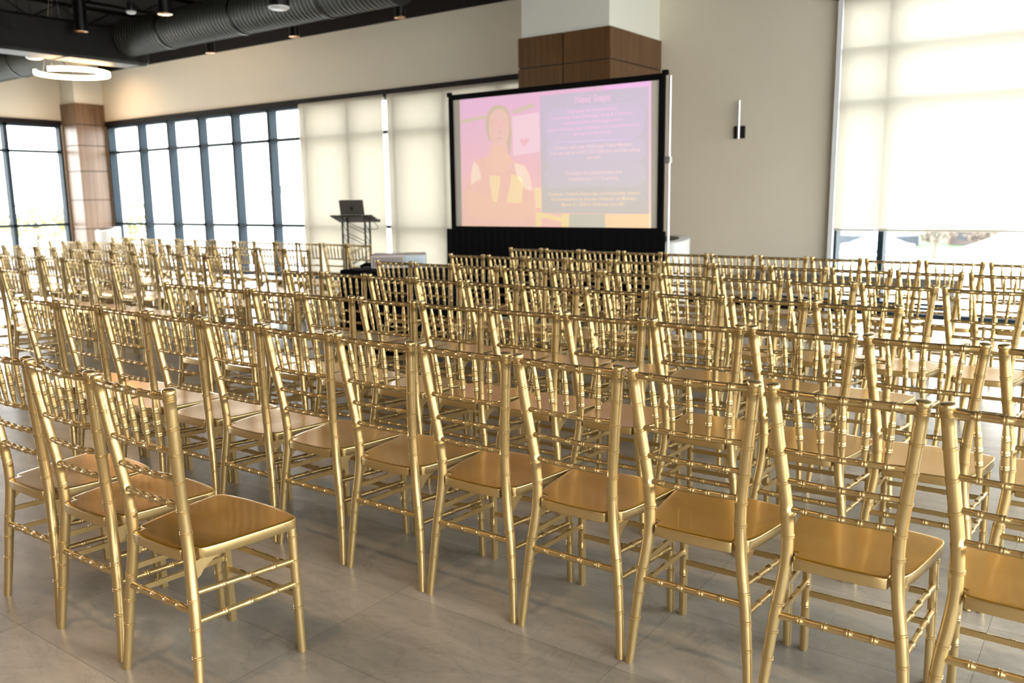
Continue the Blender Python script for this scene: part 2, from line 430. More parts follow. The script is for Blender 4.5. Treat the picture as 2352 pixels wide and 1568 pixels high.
LEFT = [('nearest row', 3.10, 2, -6.79, .41), ('second row from the camera', 3.955, 6, -6.70, .41), ('third row from the camera', 4.82, 12, -6.63, .4045), ('fourth row from the camera', 5.77, 13, -6.65, .407), ('row nearest the lectern', 6.68, 13, -6.69, .405)]
for nm, y, n, xe, pitch in LEFT:
    for i in range(n):
        PLACES.append((xe-.20-pitch*i, y+random.uniform(-.012, .012), random.uniform(-.6, .6), 'gold bamboo-style chair, left block, %s, %s seat from the aisle' % (nm, ORD[i+1]), 'gold chairs in the left-hand seating block'))
chair0 = make_chair()
for i, (x, y, a, lb, gr) in enumerate(PLACES):
    c = chair0 if i == 0 else copy_tree(chair0)
    c.location = (x, y, 0); c.rotation_euler = (0, 0, math.radians(a))
    tag(c, lb, 'chair', gr)

# ------------------------------------------------------------------ room shell
XL, XR, YB, YF, ZC = -19.0, 5.0, 10.4, -4.6, 4.95
WT = .25
bm = bmesh.new(); box(bm, XL-WT, XR+WT, YF-WT, YB+WT, -.25, 0); struct(mesh_obj('floor', bm, M['floor']))
bm = bmesh.new(); box(bm, XL-WT, XR+WT, YF-WT, YB+WT, ZC, ZC+.2); struct(mesh_obj('ceiling', bm, M['ceiling']))
# back wall: openings for window_2 (left of the column) and window_3 (right of the plain wall)
W2 = (-18.36, -6.42); W3 = (-2.86, 4.2); H2 = 3.04; H3 = 3.53
ZB = 4.165      # where the cream wall stops and the black bulkhead starts
bm = bmesh.new()
box(bm, XL-WT, W2[0], YB, YB+WT, 0, ZB)
box(bm, W2[0], W2[1], YB, YB+WT, H2+.09, ZB)
box(bm, W2[1], W3[0], YB, YB+WT, 0, ZB)
box(bm, W3[1], XR+WT, YB, YB+WT, 0, ZB)
box(bm, W3[0], W3[1], YB, YB+WT, H3+.10, ZB)
struct(mesh_obj('wall_back', bm, M['wall']))
bm = bmesh.new(); box(bm, XL-WT, -6.3, YB-.04, YB+WT, ZB, ZC); struct(mesh_obj('trim_1', bm, M['black_trim']))
bm = bmesh.new(); box(bm, -6.3, XR+WT, YB, YB+WT, ZB, ZC); struct(mesh_obj('wall_back_upper', bm, M['wall']))
bm = bmesh.new(); box(bm, W2[0], -6.40, YB-.05, YB+.1, H2, H2+.10, .004); struct(mesh_obj('trim_2', bm, M['black_trim']))
bm = bmesh.new(); box(bm, W3[0]-.06, W3[1], YB-.14, YB+.1, H3, H3+.10, .004); struct(mesh_obj('trim_3', bm, M['black_trim']))
bm = bmesh.new(); box(bm, -5.05, W3[0], YB-.018, YB, 0, .13, .003); struct(mesh_obj('baseboard_back', bm, M['black_trim']))
# left wall with window_1
W1 = (-4.2, 9.72); H1 = 3.06
bm = bmesh.new()
box(bm, XL-WT, XL, W1[1], YB, 0, ZC)
box(bm, XL-WT, XL, YF-WT, W1[0], 0, ZC)
box(bm, XL-WT, XL, W1[0], W1[1], H1+.09, ZC)
struct(mesh_obj('wall_left', bm, M['wall']))
bm = bmesh.new(); box(bm, XL-.1, XL+.05, W1[0], W1[1], H1, H1+.10, .004); struct(mesh_obj('trim_4', bm, M['black_trim']))
# front wall (behind the camera) and right wall, each with unseen windows added for fill light
W4 = (2.0, 3.6); W5 = (-3.2, 9.3); H4 = 3.9
bm = bmesh.new()
box(bm, XL-WT, W4[0], YF-WT, YF, 0, ZC); box(bm, W4[1], XR+WT, YF-WT, YF, 0, ZC); box(bm, W4[0], W4[1], YF-WT, YF, H4, ZC); box(bm, W4[0], W4[1], YF-WT, YF, 0, .05)
struct(mesh_obj('wall_front', bm, M['wood']))  # wood finish made up so the chairs reflect warm brown
bm = bmesh.new()
box(bm, XR, XR+WT, YF, W5[0], 0, ZC); box(bm, XR, XR+WT, W5[1], YB, 0, ZC); box(bm, XR, XR+WT, W5[0], W5[1], H4, ZC); box(bm, XR, XR+WT, W5[0], W5[1], 0, .05)
struct(mesh_obj('wall_right', bm, M['white_wall']))

def window(idx, axis, c, a0, a1, top, mull, trans, z0=.02, t=.055, d=.16, out=1):
    """axis 'x': the window runs along X at y=c ; 'y': along Y at x=c. out=+1/-1 outward side"""
    bm = bmesh.new()
    def bar(u0, u1, z0_, z1_, dd):
        lo, hi = (c-.015, c+dd) if out > 0 else (c-dd, c+.015)
        if axis == 'x': box(bm, u0, u1, lo, hi, z0_, z1_, .003)
        else: box(bm, lo, hi, u0, u1, z0_, z1_, .003)
    for m in mull: bar(m-t/2, m+t/2, z0, top, d)
    bar(a0, a0+.05, z0, top, d); bar(a1-.05, a1, z0, top, d)
    for z in trans: bar(a0, a1, z-.028, z+.028, d*.8)
    bar(a0, a1, 0, z0+.05, d); bar(a0, a1, top-.05, top, d)
    f = struct(mesh_obj('window_%d' % idx, bm, M['frame']))
    bm = bmesh.new(); g = c+out*.10
    if axis == 'x': box(bm, a0+.02, a1-.02, g-.004, g+.004, z0+.02, top-.02)
    else: box(bm, g-.004, g+.004, a0+.02, a1-.02, z0+.02, top-.02)
    mesh_obj('window_pane', bm, M['glass'], f)
    return f
window(1, 'y', XL, W1[0], W1[1], H1, [8.57-1.12*k for k in range(12)], [2.50, .95], out=-1, t=.08)
window(2, 'x', YB, W2[0], W2[1], H2, [-17.13+1.052*k for k in range(11)], [2.48, .945], t=.085)
window(3, 'x', YB, W3[0], W3[1], H3, [-2.325, -.62, 1.08, 2.78], [2.98, 2.41], t=.065, z0=.0)
window(4, 'x', YF, W4[0], W4[1], H4, [2.8], [2.4, .95], out=-1)  # added unseen window behind the camera, lets in fill light
window(5, 'y', XR, W5[0], W5[1], H4, [-3.2+1.5625*k for k in range(1, 8)], [2.4, .95], out=1)  # added unseen windows, bring fill daylight from the right

# ------------------------------------------------------------------ roller shades
def roller(name_label, x0, x1, z0, z1, mat, y):
    r = empty('roller_shade', ((x0+x1)/2, y, z1))
    w = (x1-x0)/2; h = z1-z0
    bm = bmesh.new(); nx = 2
    # fabric sheet with real thickness
    box(bm, -w, w, -.0006, .0006, -h+.03, 0)
    mesh_obj('shade_fabric', bm, mat, r)
    bm = bmesh.new(); tube(bm, [(-w, 0, -h+.015), (w, 0, -h+.015)], [.013, .013], n=10); mesh_obj('bottom_bar', bm, M['bar'], r, True)
    bm = bmesh.new(); tube(bm, [(-w, .040, .0), (w, .040, .0)], [.036, .036], n=14); mesh_obj('roller_tube', bm, M['bar'], r, True)
    tag(r, name_label, 'roller shade', 'cream roller shades on the windows')
roller('cream roller shade fully down behind the lectern', -12.02, -9.99, .06, H2-.01, M['shade'], YB-.075)
roller('cream roller shade fully down between the lectern and the screen', -9.90, -6.43, .06, H2-.01, M['shade'], YB-.075)
roller('large sheer roller shade half lowered over the bright window at far right', W3[0]+.03, W3[1]-.05, .965, H3+.02, M['shade2'], YB-.075)
bm = bmesh.new(); box(bm, W3[0]-.035, W3[0]+.02, YB-.075, YB, 0, H3, .003); struct(mesh_obj('trim_5', bm, M['white_plastic']))

# ------------------------------------------------------------------ columns
def column(x0, x1, y0, y1, wood_top, joints, vx, wm):
    c = empty('column', ((x0+x1)/2, y0, 0)); struct(c)
    ox, oy = (x0+x1)/2, y0
    g = .035
    bm = bmesh.new(); box(bm, x0+g-ox, x1-g-ox, y0+g-oy, y1-oy, 0, ZC)
    mesh_obj('plaster_shaft', bm, M['white_wall'], c)
    bm = bmesh.new(); box(bm, x0+.012-ox, x1-.012-ox, y0+.012-oy, y1-oy, 0, wood_top-.004)
    mesh_obj('joint_backing', bm, M['groove'], c)
    zs = [0]+sorted(joints)+[wood_top]; k = .009
    for a, b in zip(zs[:-1], zs[1:]):
        xs = [x0]+([vx] if vx else [])+[x1]
        bm = bmesh.new()
        for u, v in zip(xs[:-1], xs[1:]):
            box(bm, u-ox+(k if u != x0 else 0), v-ox-(k if v != x1 else 0), 0, .014, a+k, b-k if b != wood_top else b)
        box(bm, x1-.014-ox, x1-ox, .0142, y1-y0, a+k, b-k if b != wood_top else b)
        box(bm, x0-ox, x0+.014-ox, .0142, y1-y0, a+k, b-k if b != wood_top else b)
        o = mesh_obj('wood_panel', bm, wm, c)
column(-6.41, -5.10, 9.07, YB, 3.342, [2.98, 2.25, 1.5, .75], -5.75, M['wood'])
column(XL, -18.40, 9.745, YB, 3.50, [3.06, 2.62, 2.08, 1.47, .85], None, M['wood2'])

# ------------------------------------------------------------------ ceiling services
bm = bmesh.new()
for k in range(13):
    x = -17.8+1.85*k
    box(bm, x-.03, x+.03, YF, YB-.05, ZC-.06, ZC-.0)
    box(bm, x-.03, x+.03, YF, YB-.05, ZC-.36, ZC-.31)
    n = 30
    for j in range(n):
        ya = YF+(YB-.1-YF)*j/n; yb = YF+(YB-.1-YF)*(j+1)/n
        a, b = (ZC-.33, ZC-.04) if j % 2 else (ZC-.04, ZC-.33)
        tube(bm, [(x, ya, a), (x, yb, b)], [.012, .012], n=5)
struct(mesh_obj('ceiling_joists', bm, M['ceiling']))
bm = bmesh.new()
for y in (-1.5, 2.6, 5.9, 9.9): box(bm, XL, XR, y-.06, y+.06, ZC-.62, ZC-.37)
struct(mesh_obj('ceiling_beams', bm, M['ceiling']))

def round_duct(x0, x1, y, z, r, lab, cap=False):
    d = empty('spiral_duct', ((x0+x1)/2, y, z)); h = (x1-x0)/2
    bm = bmesh.new(); n = int((x1-x0)/.072); pts = []; rr = []
    for i in range(n):
        s = -h+2*h*i/n; e = 2*h/n
        pts += [(s, 0, 0), (s+e*.78, 0, 0), (s+e*.86, 0, 0), (s+e*.94, 0, 0)]; rr += [r, r, r+.008, r+.008]
    pts.append((h, 0, 0)); rr.append(r)
    tube(bm, pts, rr, n=40)
    mesh_obj('duct_shell', bm, M['duct'], d, True, 60)
    if cap:
        bm = bmesh.new(); tube(bm, [(h, 0, 0), (h+.03, 0, 0), (h+.045, 0, 0)], [r+.012, r+.012, r-.02], n=40); mesh_obj('end_cap', bm, M['duct_box'], d, True, 40)
    for s in (-h*.6, 0, h*.6):
        bm = bmesh.new(); tube(bm, [(s-.015, 0, 0), (s+.015, 0, 0)], [r+.014, r+.014], n=40); box(bm, s-.012, s+.012, -.004, .004, r, ZC-z)
        mesh_obj('hanger_strap', bm, M['black_metal'], d, True, 40)
    tag(d, lab, 'duct', 'ceiling ducts')
round_duct(-12.69, -7.10, 7.66, 3.87, .26, 'grey spiral round duct running right from the big box duct, capped end', True)
round_duct(-18.9, -13.26, 7.66, 3.87, .26, 'grey spiral round duct running left from the big box duct above the ring light')
d = empty('box_duct', (-12.86, 2.80, 3.76))
bm = bmesh.new()
L0 = 5.15
prof = [(-.38, -.22), (-.30, -.26), (.12, -.26), (.16, -.22), (.16, .22), (.10, .26), (-.34, .26), (-.38, .22)]
rings = []
for y in [-L0+2*L0*i/8 for i in range(9)]: rings.append([bm.verts.new((px, y, pz)) for px, pz in prof])
rings.append([bm.verts.new((px*.8, L0+.06, pz*.8)) for px, pz in prof])
for a, b in zip(rings[:-1], rings[1:]):
    for i in range(8): bm.faces.new((a[i], a[(i+1) % 8], b[(i+1) % 8], b[i]))
bm.faces.new(rings[0]); bm.faces.new(list(reversed(rings[-1])))
mesh_obj('duct_shell', bm, M['duct_box'], d, True, 30)
bm = bmesh.new()
for y in (-3.9, -2.6, -1.3, 0, 1.3, 2.6, 3.9, 5.05): 
    v = [(px*1.02+.000, y, pz*1.03) for px, pz in prof]
    a = [bm.verts.new(q) for q in v]; b = [bm.verts.new((q[0], q[1]+.03, q[2])) for q in v]
    for i in range(8): bm.faces.new((a[i], a[(i+1) % 8], b[(i+1) % 8], b[i]))
    bm.faces.new(a); bm.faces.new(list(reversed(b)))
mesh_obj('seam_flange', bm, M['duct_box'], d)
bm = bmesh.new(); box(bm, .162, .172, 2.55, 3.15, -.02, .16, .003)
g = mesh_obj('vent_grille', bm, M['black_metal'], d)
bm = bmesh.new()
for k in range(9): box(bm, .170, .182, 2.57, 3.13, -.015+.019*k, -.009+.019*k)
mesh_obj('louvre', bm, M['duct_box'], g)
tag(d, 'big dark box duct crossing the black ceiling at upper left', 'duct', 'ceiling ducts')

def pendant(x, y, zb, r, h, lab):
    p = empty('pendant_light', (x, y, zb))
    bm = bmesh.new(); tube(bm, [(0, 0, .012), (0, 0, h), (0, 0, h+.004)], [r, r, r*.6], n=28); mesh_obj('lamp_housing', bm, M['black_metal'], p, True, 40)
    bm = bmesh.new(); tube(bm, [(0, 0, .0), (0, 0, .004), (0, 0, .016), (0, 0, .02)], [r*.98, r+.008, r+.008, r], n=28); mesh_obj('trim_ring', bm, M['bronze'], p, True, 40)
    bm = bmesh.new(); tube(bm, [(0, 0, -.004), (0, 0, .003)], [r*.72, r*.8], n=24); mesh_obj('lamp_lens', bm, M['bronze'], p, True, 40)
    bm = bmesh.new(); tube(bm, [(0, 0, h), (0, 0, ZC-zb)], [.008, .008], n=8); mesh_obj('hanging_stem', bm, M['black_metal'], p, True, 40)
    tag(p, lab, 'pendant light', 'black cylinder pendant lights')
    return p
pendant(-12.37, 6.76, 3.80, .085, .42, 'black cylinder pendant light hanging in front of the box duct at upper left')
pendant(-10.44, 6.84, 3.80, .085, .42, 'black cylinder pendant light above the start of the capped round duct')
pendant(-12.57, 9.02, 3.80, .072, .42, 'black cylinder pendant light nearest the box duct in the row along the cream wall')
pendant(-10.40, 8.94, 3.80, .072, .42, 'middle black cylinder pendant light in the row along the cream wall')
pendant(-8.27, 8.95, 3.80, .072, .42, 'black cylinder pendant light nearest the wood column along the cream wall')

def speaker(x, y, zb, r, lab, h=.3):
    p = empty('ceiling_speaker', (x, y, zb))
    bm = bmesh.new(); tube(bm, [(0, 0, .01), (0, 0, .04), (0, 0, h)], [r*.98, r, r*.9], n=28); mesh_obj('speaker_can', bm, M['black_metal'], p, True, 40)
    bm = bmesh.new(); tube(bm, [(0, 0, -.022), (0, 0, -.016), (0, 0, 0), (0, 0, .012)], [r*.45, r*.8, r*.98, r], n=28); mesh_obj('speaker_grille', bm, M['white_plastic'], p, True, 60)
    bm = bmesh.new(); tube(bm, [(0, 0, h), (0, 0, ZC-zb)], [.006, .006], n=6); mesh_obj('hanging_cable', bm, M['black_metal'], p)
    tag(p, lab, 'ceiling speaker', 'round ceiling speakers with pale undersides')
speaker(-7.87, 6.57, 3.50, .115, 'round black hanging speaker with pale underside above the capped round duct')
speaker(-13.52, 6.63, 3.55, .12, 'round hanging speaker with pale underside left of the box duct')
speaker(-10.9, 6.65, 3.86, .06, 'small round hanging speaker beside the middle upper pendant light', .12)

def warm_spot(x, y, z, power, size=130, blend=.9):  # warm fill lamp added inside a pendant that is out of sight
    l = bpy.data.lights.new('added_warm_lamp', 'SPOT'); l.energy = power; l.color = (1, .64, .35); l.spot_size = math.radians(size); l.spot_blend = blend; l.shadow_soft_size = .06
    o = bpy.data.objects.new('added_warm_lamp', l); o.location = (x, y, z); COL.objects.link(o); return o
side = ['nearest', 'second nearest', 'third nearest', 'fourth nearest', 'farthest']
for i, x in enumerate((-8.3, -6.2, -4.1, -2.0, .1)):
    for j, (y, nm) in enumerate(((.4, 'over the nearest chair row'), (-2.4, 'in the row behind the camera'))):
        pendant(x, y, 3.80, .085, .42, 'added unseen pendant light %s, %s from the right wall' % (nm, side[4-i])); warm_spot(x, y, 3.79, WARM)  # pendants and spots added out of view to warm the near chairs
pendant(-17.2, 9.35, 4.36, .072, .42, 'added pendant light hidden high behind the box duct, washing the cream wall'); warm_spot(-17.2, 9.35, 4.35, 150, 160)  # hidden pendant and spot added for the warm glow on the wall
# ring light
rl = empty('ring_light', (-13.76, 7.31, 3.42)); R = .54
bm = bmesh.new(); a0, a1 = math.radians(294), math.radians(242+360)
def arc(rad, z, n=60): return [(rad*math.cos(a0+(a1-a0)*i/n), rad*math.sin(a0+(a1-a0)*i/n), z) for i in range(n+1)]
o1, o2, i2, i1 = arc(R, -.03), arc(R, .03), arc(R-.04, .03), arc(R-.04, -.03)
V = [[bm.verts.new(p) for p in L_] for L_ in (o1, o2, i2, i1)]
for k in range(4):
    A, B = V[k], V[(k+1) % 4]
    for i in range(60): bm.faces.new((A[i], A[i+1], B[i+1], B[i]))
bm.faces.new([V[k][0] for k in range(4)]); bm.faces.new([V[3-k][-1] for k in range(4)])
mesh_obj('light_ring', bm, M['ring'], rl, True, 40)
for a in (300, 205, 325):
    a = math.radians(a); bm = bmesh.new()
    tube(bm, [((R-.02)*math.cos(a), (R-.02)*math.sin(a), .03), (.02*math.cos(a), -.16+.02*math.sin(a), ZC-3.42-.04)], [.0025, .0025], n=6); mesh_obj('suspension_wire', bm, M['silver'], rl)
bm = bmesh.new(); tube(bm, [(0, -.16, ZC-3.42-.04), (0, -.16, ZC-3.42)], [.07, .07], n=20); mesh_obj('ceiling_canopy', bm, M['black_metal'], rl, True, 40)
tag(rl, 'glowing warm white ring light with a gap, hanging below the dark ducts', 'ring light')

# wall sconce
s = empty('wall_sconce', (-4.02, YB, 2.15))
bm = bmesh.new(); box(bm, -.065, .065, -.035, 0, -.075, .075, .004); mesh_obj('back_plate', bm, M['black_metal'], s)
bm = bmesh.new(); tube(bm, [(0, -.06, -.08), (0, -.06, .375)], [.016, .016], n=16); mesh_obj('light_tube', bm, M['silver'], s, True, 40)
bm = bmesh.new(); tube(bm, [(0, -.06, .0), (0, -.02, 0)], [.012, .012], n=10); mesh_obj('tube_clip', bm, M['black_metal'], s, True, 40)
tag(s, 'slim vertical tube sconce with square black plate on the plain wall', 'wall light')

# ------------------------------------------------------------------ bins
def bin_(x, y, r, h, lab):
    b = empty('waste_bin', (x, y, 0))
    bm = bmesh.new(); tube(bm, [(0, 0, 0), (0, 0, .02), (0, 0, h-.03), (0, 0, h-.005), (0, 0, h)], [r*.93, r*.96, r, r, r*.97], n=40)
    for v in bm.verts:
        if v.co.z > h-.05: v.co.z += .16*v.co.y
    mesh_obj('bin_body', bm, M['white_plastic'], b, True, 40)
    bm = bmesh.new(); tube(bm, [(-r*.22, 0, h), (-r*.22, 0, h+.004)], [r*.66, r*.62], n=32)
    for v in bm.verts: v.co.z += .16*v.co.y
    mesh_obj('bin_opening', bm, M['black_metal'], b, True, 40)
    tag(b, lab, 'waste bin', 'white cylinder waste bins')
bin_(-4.53, 9.55, .235, .88, 'white cylinder waste bin with dark opening, right of the projection screen')
bin_(-16.9, 9.40, .235, .88, 'white cylinder waste bin beside the far left wood column')

# ------------------------------------------------------------------ grey bench along the right window
b = empty('bench', (-2.55, 10.02, 0))
bm = bmesh.new(); box(bm, -1.15, 1.15, -.24, .24, .40, .50, .012); mesh_obj('bench_top', bm, M['bench_grey'], b, True, 40)
for sx in (-1.08, 1.08):
    for sy in (-.18, .18):
        bm = bmesh.new(); box(bm, sx-.03, sx+.03, sy-.03, sy+.03, 0, .40, .004); mesh_obj('leg', bm, M['silver'], b)
for sy in (-.18, .18):
    bm = bmesh.new(); box(bm, -1.05, 1.05, sy-.012, sy+.012, .16, .19, .003); mesh_obj('lower_rail', bm, M['frame'], b)
tag(b, 'long low grey bench standing below the large right-hand window', 'bench')

# ------------------------------------------------------------------ projection screen
YS = 8.10
sc = empty('projection_screen', (-5.33, YS, 0)); ox = -5.33
def S(x): return x-ox
bm = bmesh.new()
T = .062
x0, x1, z0, z1 = -6.735, -3.925, 1.00, 2.605
for a in ((x0, x1, z1-T, z1), (x0, x1, z0, z0+T+.006), (x0, x0+T, z0+T, z1-T), (x1-T, x1, z0+T, z1-T)):
    box(bm, S(a[0]), S(a[1]), -.02, .02, a[2], a[3], .003)
box(bm, S(x0)-.02, S(x0)+.03, -.025, .025, z1-.02, z1+.03, .004); box(bm, S(x1)-.03, S(x1)+.03, -.025, .025, z1-.02, z1+.03, .004)
mesh_obj('screen_frame', bm, M['cloth'], sc)
bm = bmesh.new(); box(bm, S(x0)+.03, S(x1)-.03, -.002, .002, z0+.03, z1-.03); surf = mesh_obj('screen_surface', bm, M['screen_white'], sc)
def P(name, polys, mat, lift):
    bm = bmesh.new()
    for pl in polys: poly_plate(bm, [(S(x), z) for x, z in pl], -.0024-lift*.0009, .0006)
    return mesh_obj(name, bm, mat, sc)
pj = lambda *a, **k: projected(*a, **k)
pink, orange = srgb(236, 178, 212), srgb(246, 190, 160)
P('slide_background', [[(-6.575, 2.555), (-4.08, 2.545), (-4.062, 1.06), (-6.582, 1.064)]], pj('slide_pink', pink, orange, 1.2, 2.4), 0)
st_ = pj('slide_olive', srgb(215, 190, 165))
P('slide_stripe', [[(-6.572, 2.308), (-6.199, 2.341), (-6.191, 2.305), (-6.564, 2.264)]], st_, 1)
P('slide_stripe', [[(-5.842, 2.359), (-5.515, 2.431), (-5.499, 2.39), (-5.755, 2.333)]], st_, 1)
P('slide_whiteboard', [[(-5.816, 2.302), (-5.446, 2.326), (-5.44, 1.9), (-5.806, 1.866)]], pj('slide_pale_pink', srgb(250, 205, 220)), 1)
P('slide_heart', [[(-5.649, 1.961), (-5.712, 2.015), (-5.704, 2.049), (-5.676, 2.057), (-5.649, 2.036), (-5.622, 2.061), (-5.591, 2.053), (-5.584, 2.022)]], pj('slide_rose', srgb(240, 180, 192)), 2)
P('slide_hair', [[(-6.193, 2.2), (-6.193, 2.298), (-6.153, 2.38), (-6.088, 2.431), (-5.999, 2.444), (-5.911, 2.419), (-5.859, 2.36), (-5.838, 2.276), (-5.825, 2.096), (-5.838, 1.986), (-5.85, 1.875), (-5.876, 1.904), (-5.887, 1.988), (-5.918, 2.045), (-6.151, 2.056), (-6.177, 2.114)]], pj('slide_hair_tone', srgb(208, 182, 150)), 2)
P('slide_torso', [[(-6.379, 1.823), (-6.21, 1.874), (-6.139, 1.772), (-5.96, 1.682), (-5.835, 1.72), (-5.781, 1.802), (-5.643, 1.756), (-5.576, 1.616), (-5.527, 1.393), (-5.514, 1.077), (-6.562, 1.069), (-6.575, 1.27), (-6.521, 1.492), (-6.44, 1.636)]], pj('slide_skin_shade', srgb(240, 186, 165)), 2)
P('slide_neck', [[(-6.106, 2.054), (-5.909, 2.045), (-5.894, 1.904), (-5.807, 1.817), (-5.853, 1.721), (-5.96, 1.682), (-6.086, 1.699), (-6.176, 1.773), (-6.211, 1.846), (-6.136, 1.914)]], pj('slide_skin', srgb(245, 192, 165)), 3)
P('slide_face', [[(-6.147, 2.225), (-6.126, 2.336), (-6.053, 2.394), (-5.946, 2.394), (-5.877, 2.327), (-5.858, 2.222), (-5.867, 2.098), (-5.918, 2.01), (-6.008, 1.979), (-6.097, 2.026), (-6.139, 2.112)]], pj('slide_skin_light', srgb(242, 190, 178)), 4)
# spectacles, brows, nose and mouth of the projected portrait
gl = []
for cx_ in (-6.063, -5.925):
    o = [(cx_+.055*math.cos(t*PI/8), 2.215+.032*math.sin(t*PI/8)) for t in range(16)]
    gl.append(o)
bm = bmesh.new()
for o in gl:
    for i in range(16):
        a, b2 = o[i], o[(i+1) % 16]; k = .88; c0 = (sum(q[0] for q in o)/16, 2.215)
        ai = (c0[0]+(a[0]-c0[0])*k, 2.215+(a[1]-2.215)*k); bi = (c0[0]+(b2[0]-c0[0])*k, 2.215+(b2[1]-2.215)*k)
        poly_plate(bm, [(S(a[0]), a[1]), (S(b2[0]), b2[1]), (S(bi[0]), bi[1]), (S(ai[0]), ai[1])], -.0072, .0005)
for q in ([(-6.01, 2.222), (-5.98, 2.222), (-5.98, 2.215), (-6.01, 2.215)], [(-5.99, 2.19), (-5.975, 2.12), (-5.995, 2.115), (-6.005, 2.125)], [(-6.04, 2.075), (-5.95, 2.080), (-5.965, 2.062), (-6.025, 2.060)], [(-6.11, 2.262), (-6.03, 2.270), (-6.03, 2.262), (-6.11, 2.254)], [(-5.96, 2.270), (-5.885, 2.262), (-5.885, 2.254), (-5.96, 2.262)]):
    poly_plate(bm, [(S(x), z) for x, z in q], -.0072, .0005)
mesh_obj('slide_features', bm, pj('slide_feature_tone', srgb(222, 170, 160)), sc)
sl_ = pj('slide_cream', srgb(255, 220, 196))
P('slide_sleeve', [[(-5.795, 1.789), (-5.643, 1.749), (-5.584, 1.644), (-5.547, 1.469), (-5.646, 1.492), (-5.697, 1.563), (-5.766, 1.662)]], sl_, 3)
P('slide_sleeve', [[(-6.382, 1.823), (-6.314, 1.778), (-6.268, 1.618), (-6.347, 1.598), (-6.424, 1.549), (-6.43, 1.665)]], sl_, 3)
P('slide_shirt', [[(-6.151, 1.658), (-5.997, 1.647), (-5.998, 1.569), (-6.048, 1.348), (-6.112, 1.356), (-6.144, 1.543)], [(-5.836, 1.664), (-5.697, 1.619), (-5.672, 1.534), (-5.701, 1.324), (-5.913, 1.347), (-5.856, 1.538)], [(-5.526, 1.511), (-5.43, 1.502), (-5.425, 1.28), (-5.503, 1.281)]], pj('slide_yellow_cream', srgb(252, 217, 160)), 3)
P('slide_arm', [[(-6.521, 1.477), (-6.35, 1.489), (-6.076, 1.348), (-5.789, 1.324), (-5.527, 1.393), (-5.512, 1.225), (-5.686, 1.154), (-6.043, 1.153), (-6.358, 1.167), (-6.49, 1.226)]], pj('slide_arm_tone', srgb(243, 190, 160)), 4)
P('slide_panel', [[(-5.439, 2.499), (-4.106, 2.494), (-4.087, 1.213), (-5.418, 1.225)]], pj('slide_mauve', srgb(200, 182, 205), srgb(194, 184, 165), 1.2, 2.4), 1)
P('slide_corner', [[(-4.627, 2.55), (-4.085, 2.549), (-4.085, 2.494), (-4.627, 2.498)], [(-4.103, 2.494), (-4.081, 2.494), (-4.062, 1.07), (-4.083, 1.07)]], pj('slide_magenta', srgb(246, 178, 236), srgb(255, 215, 190), 1.2, 2.5), 2)
P('slide_block', [[(-4.606, 1.211), (-4.066, 1.211), (-4.063, 1.062), (-4.602, 1.062)]], pj('slide_orange', srgb(255, 212, 152)), 2)
P('slide_grey', [[(-5.059, 1.211), (-4.606, 1.211), (-4.602, 1.062), (-5.063, 1.062)]], pj('slide_sage', srgb(196, 188, 166)), 2)
P('slide_ladder', [[(-5.503, 1.232), (-5.427, 1.225), (-5.427, 1.176), (-5.432, 1.071), (-5.505, 1.071)], [(-5.427, 1.225), (-5.16, 1.177), (-5.164, 1.128), (-5.427, 1.176)], [(-5.16, 1.211), (-5.059, 1.211), (-5.063, 1.066), (-5.161, 1.066)]], pj('slide_yellow', srgb(246, 216, 142)), 3)
def lobe(cx_, cz, w, h, r):
    pts = []
    for qx, qz, a_ in ((1, 1, 0), (-1, 1, 90), (-1, -1, 180), (1, -1, 270)):
        for t in range(7):
            an = math.radians(a_+15*t); pts.append((cx_+qx*(w/2-r)+r*math.cos(an), cz+qz*(h/2-r)+r*math.sin(an)))
    return pts
P('slide_lobe', [lobe(-4.77, 2.165, 1.24, .37, .17), lobe(-4.76, 1.865, 1.25, .25, .12), lobe(-4.76, 1.615, 1.26, .24, .11)], pj('slide_lilac', srgb(206, 184, 214), srgb(202, 190, 190), 1.5, 2.2), 2.5)
def text(body, cx_, cz, w, h, mat):
    cu = bpy.data.curves.new('slide_text', 'FONT'); cu.body = body; cu.align_x = 'CENTER'; cu.align_y = 'CENTER'; cu.size = 1; cu.extrude = .0002; cu.offset = .012
    ob = bpy.data.objects.new('tmp', cu); COL.objects.link(ob)
    bpy.context.view_layer.update()
    me = bpy.data.meshes.new_from_object(ob.evaluated_get(bpy.context.evaluated_depsgraph_get()))
    bpy.data.objects.remove(ob)
    xs = [v.co.x for v in me.vertices]; ys = [v.co.y for v in me.vertices]
    sx = w/(max(xs)-min(xs)); sy = h/(max(ys)-min(ys)); mx = (max(xs)+min(xs))/2; my = (max(ys)+min(ys))/2
    for v in me.vertices:
        x, y, z = v.co; v.co = ((x-mx)*sx+S(cx_), -.0062-z, (y-my)*sy+cz)
    me.materials.clear(); me.materials.append(mat)
    o = bpy.data.objects.new('slide_text', me); link(o, sc)
tp = pj('slide_text_pink', srgb(244, 192, 224)); to = pj('slide_text_peach', srgb(244, 206, 208)); ty = pj('slide_text_cream', srgb(242, 210, 176))
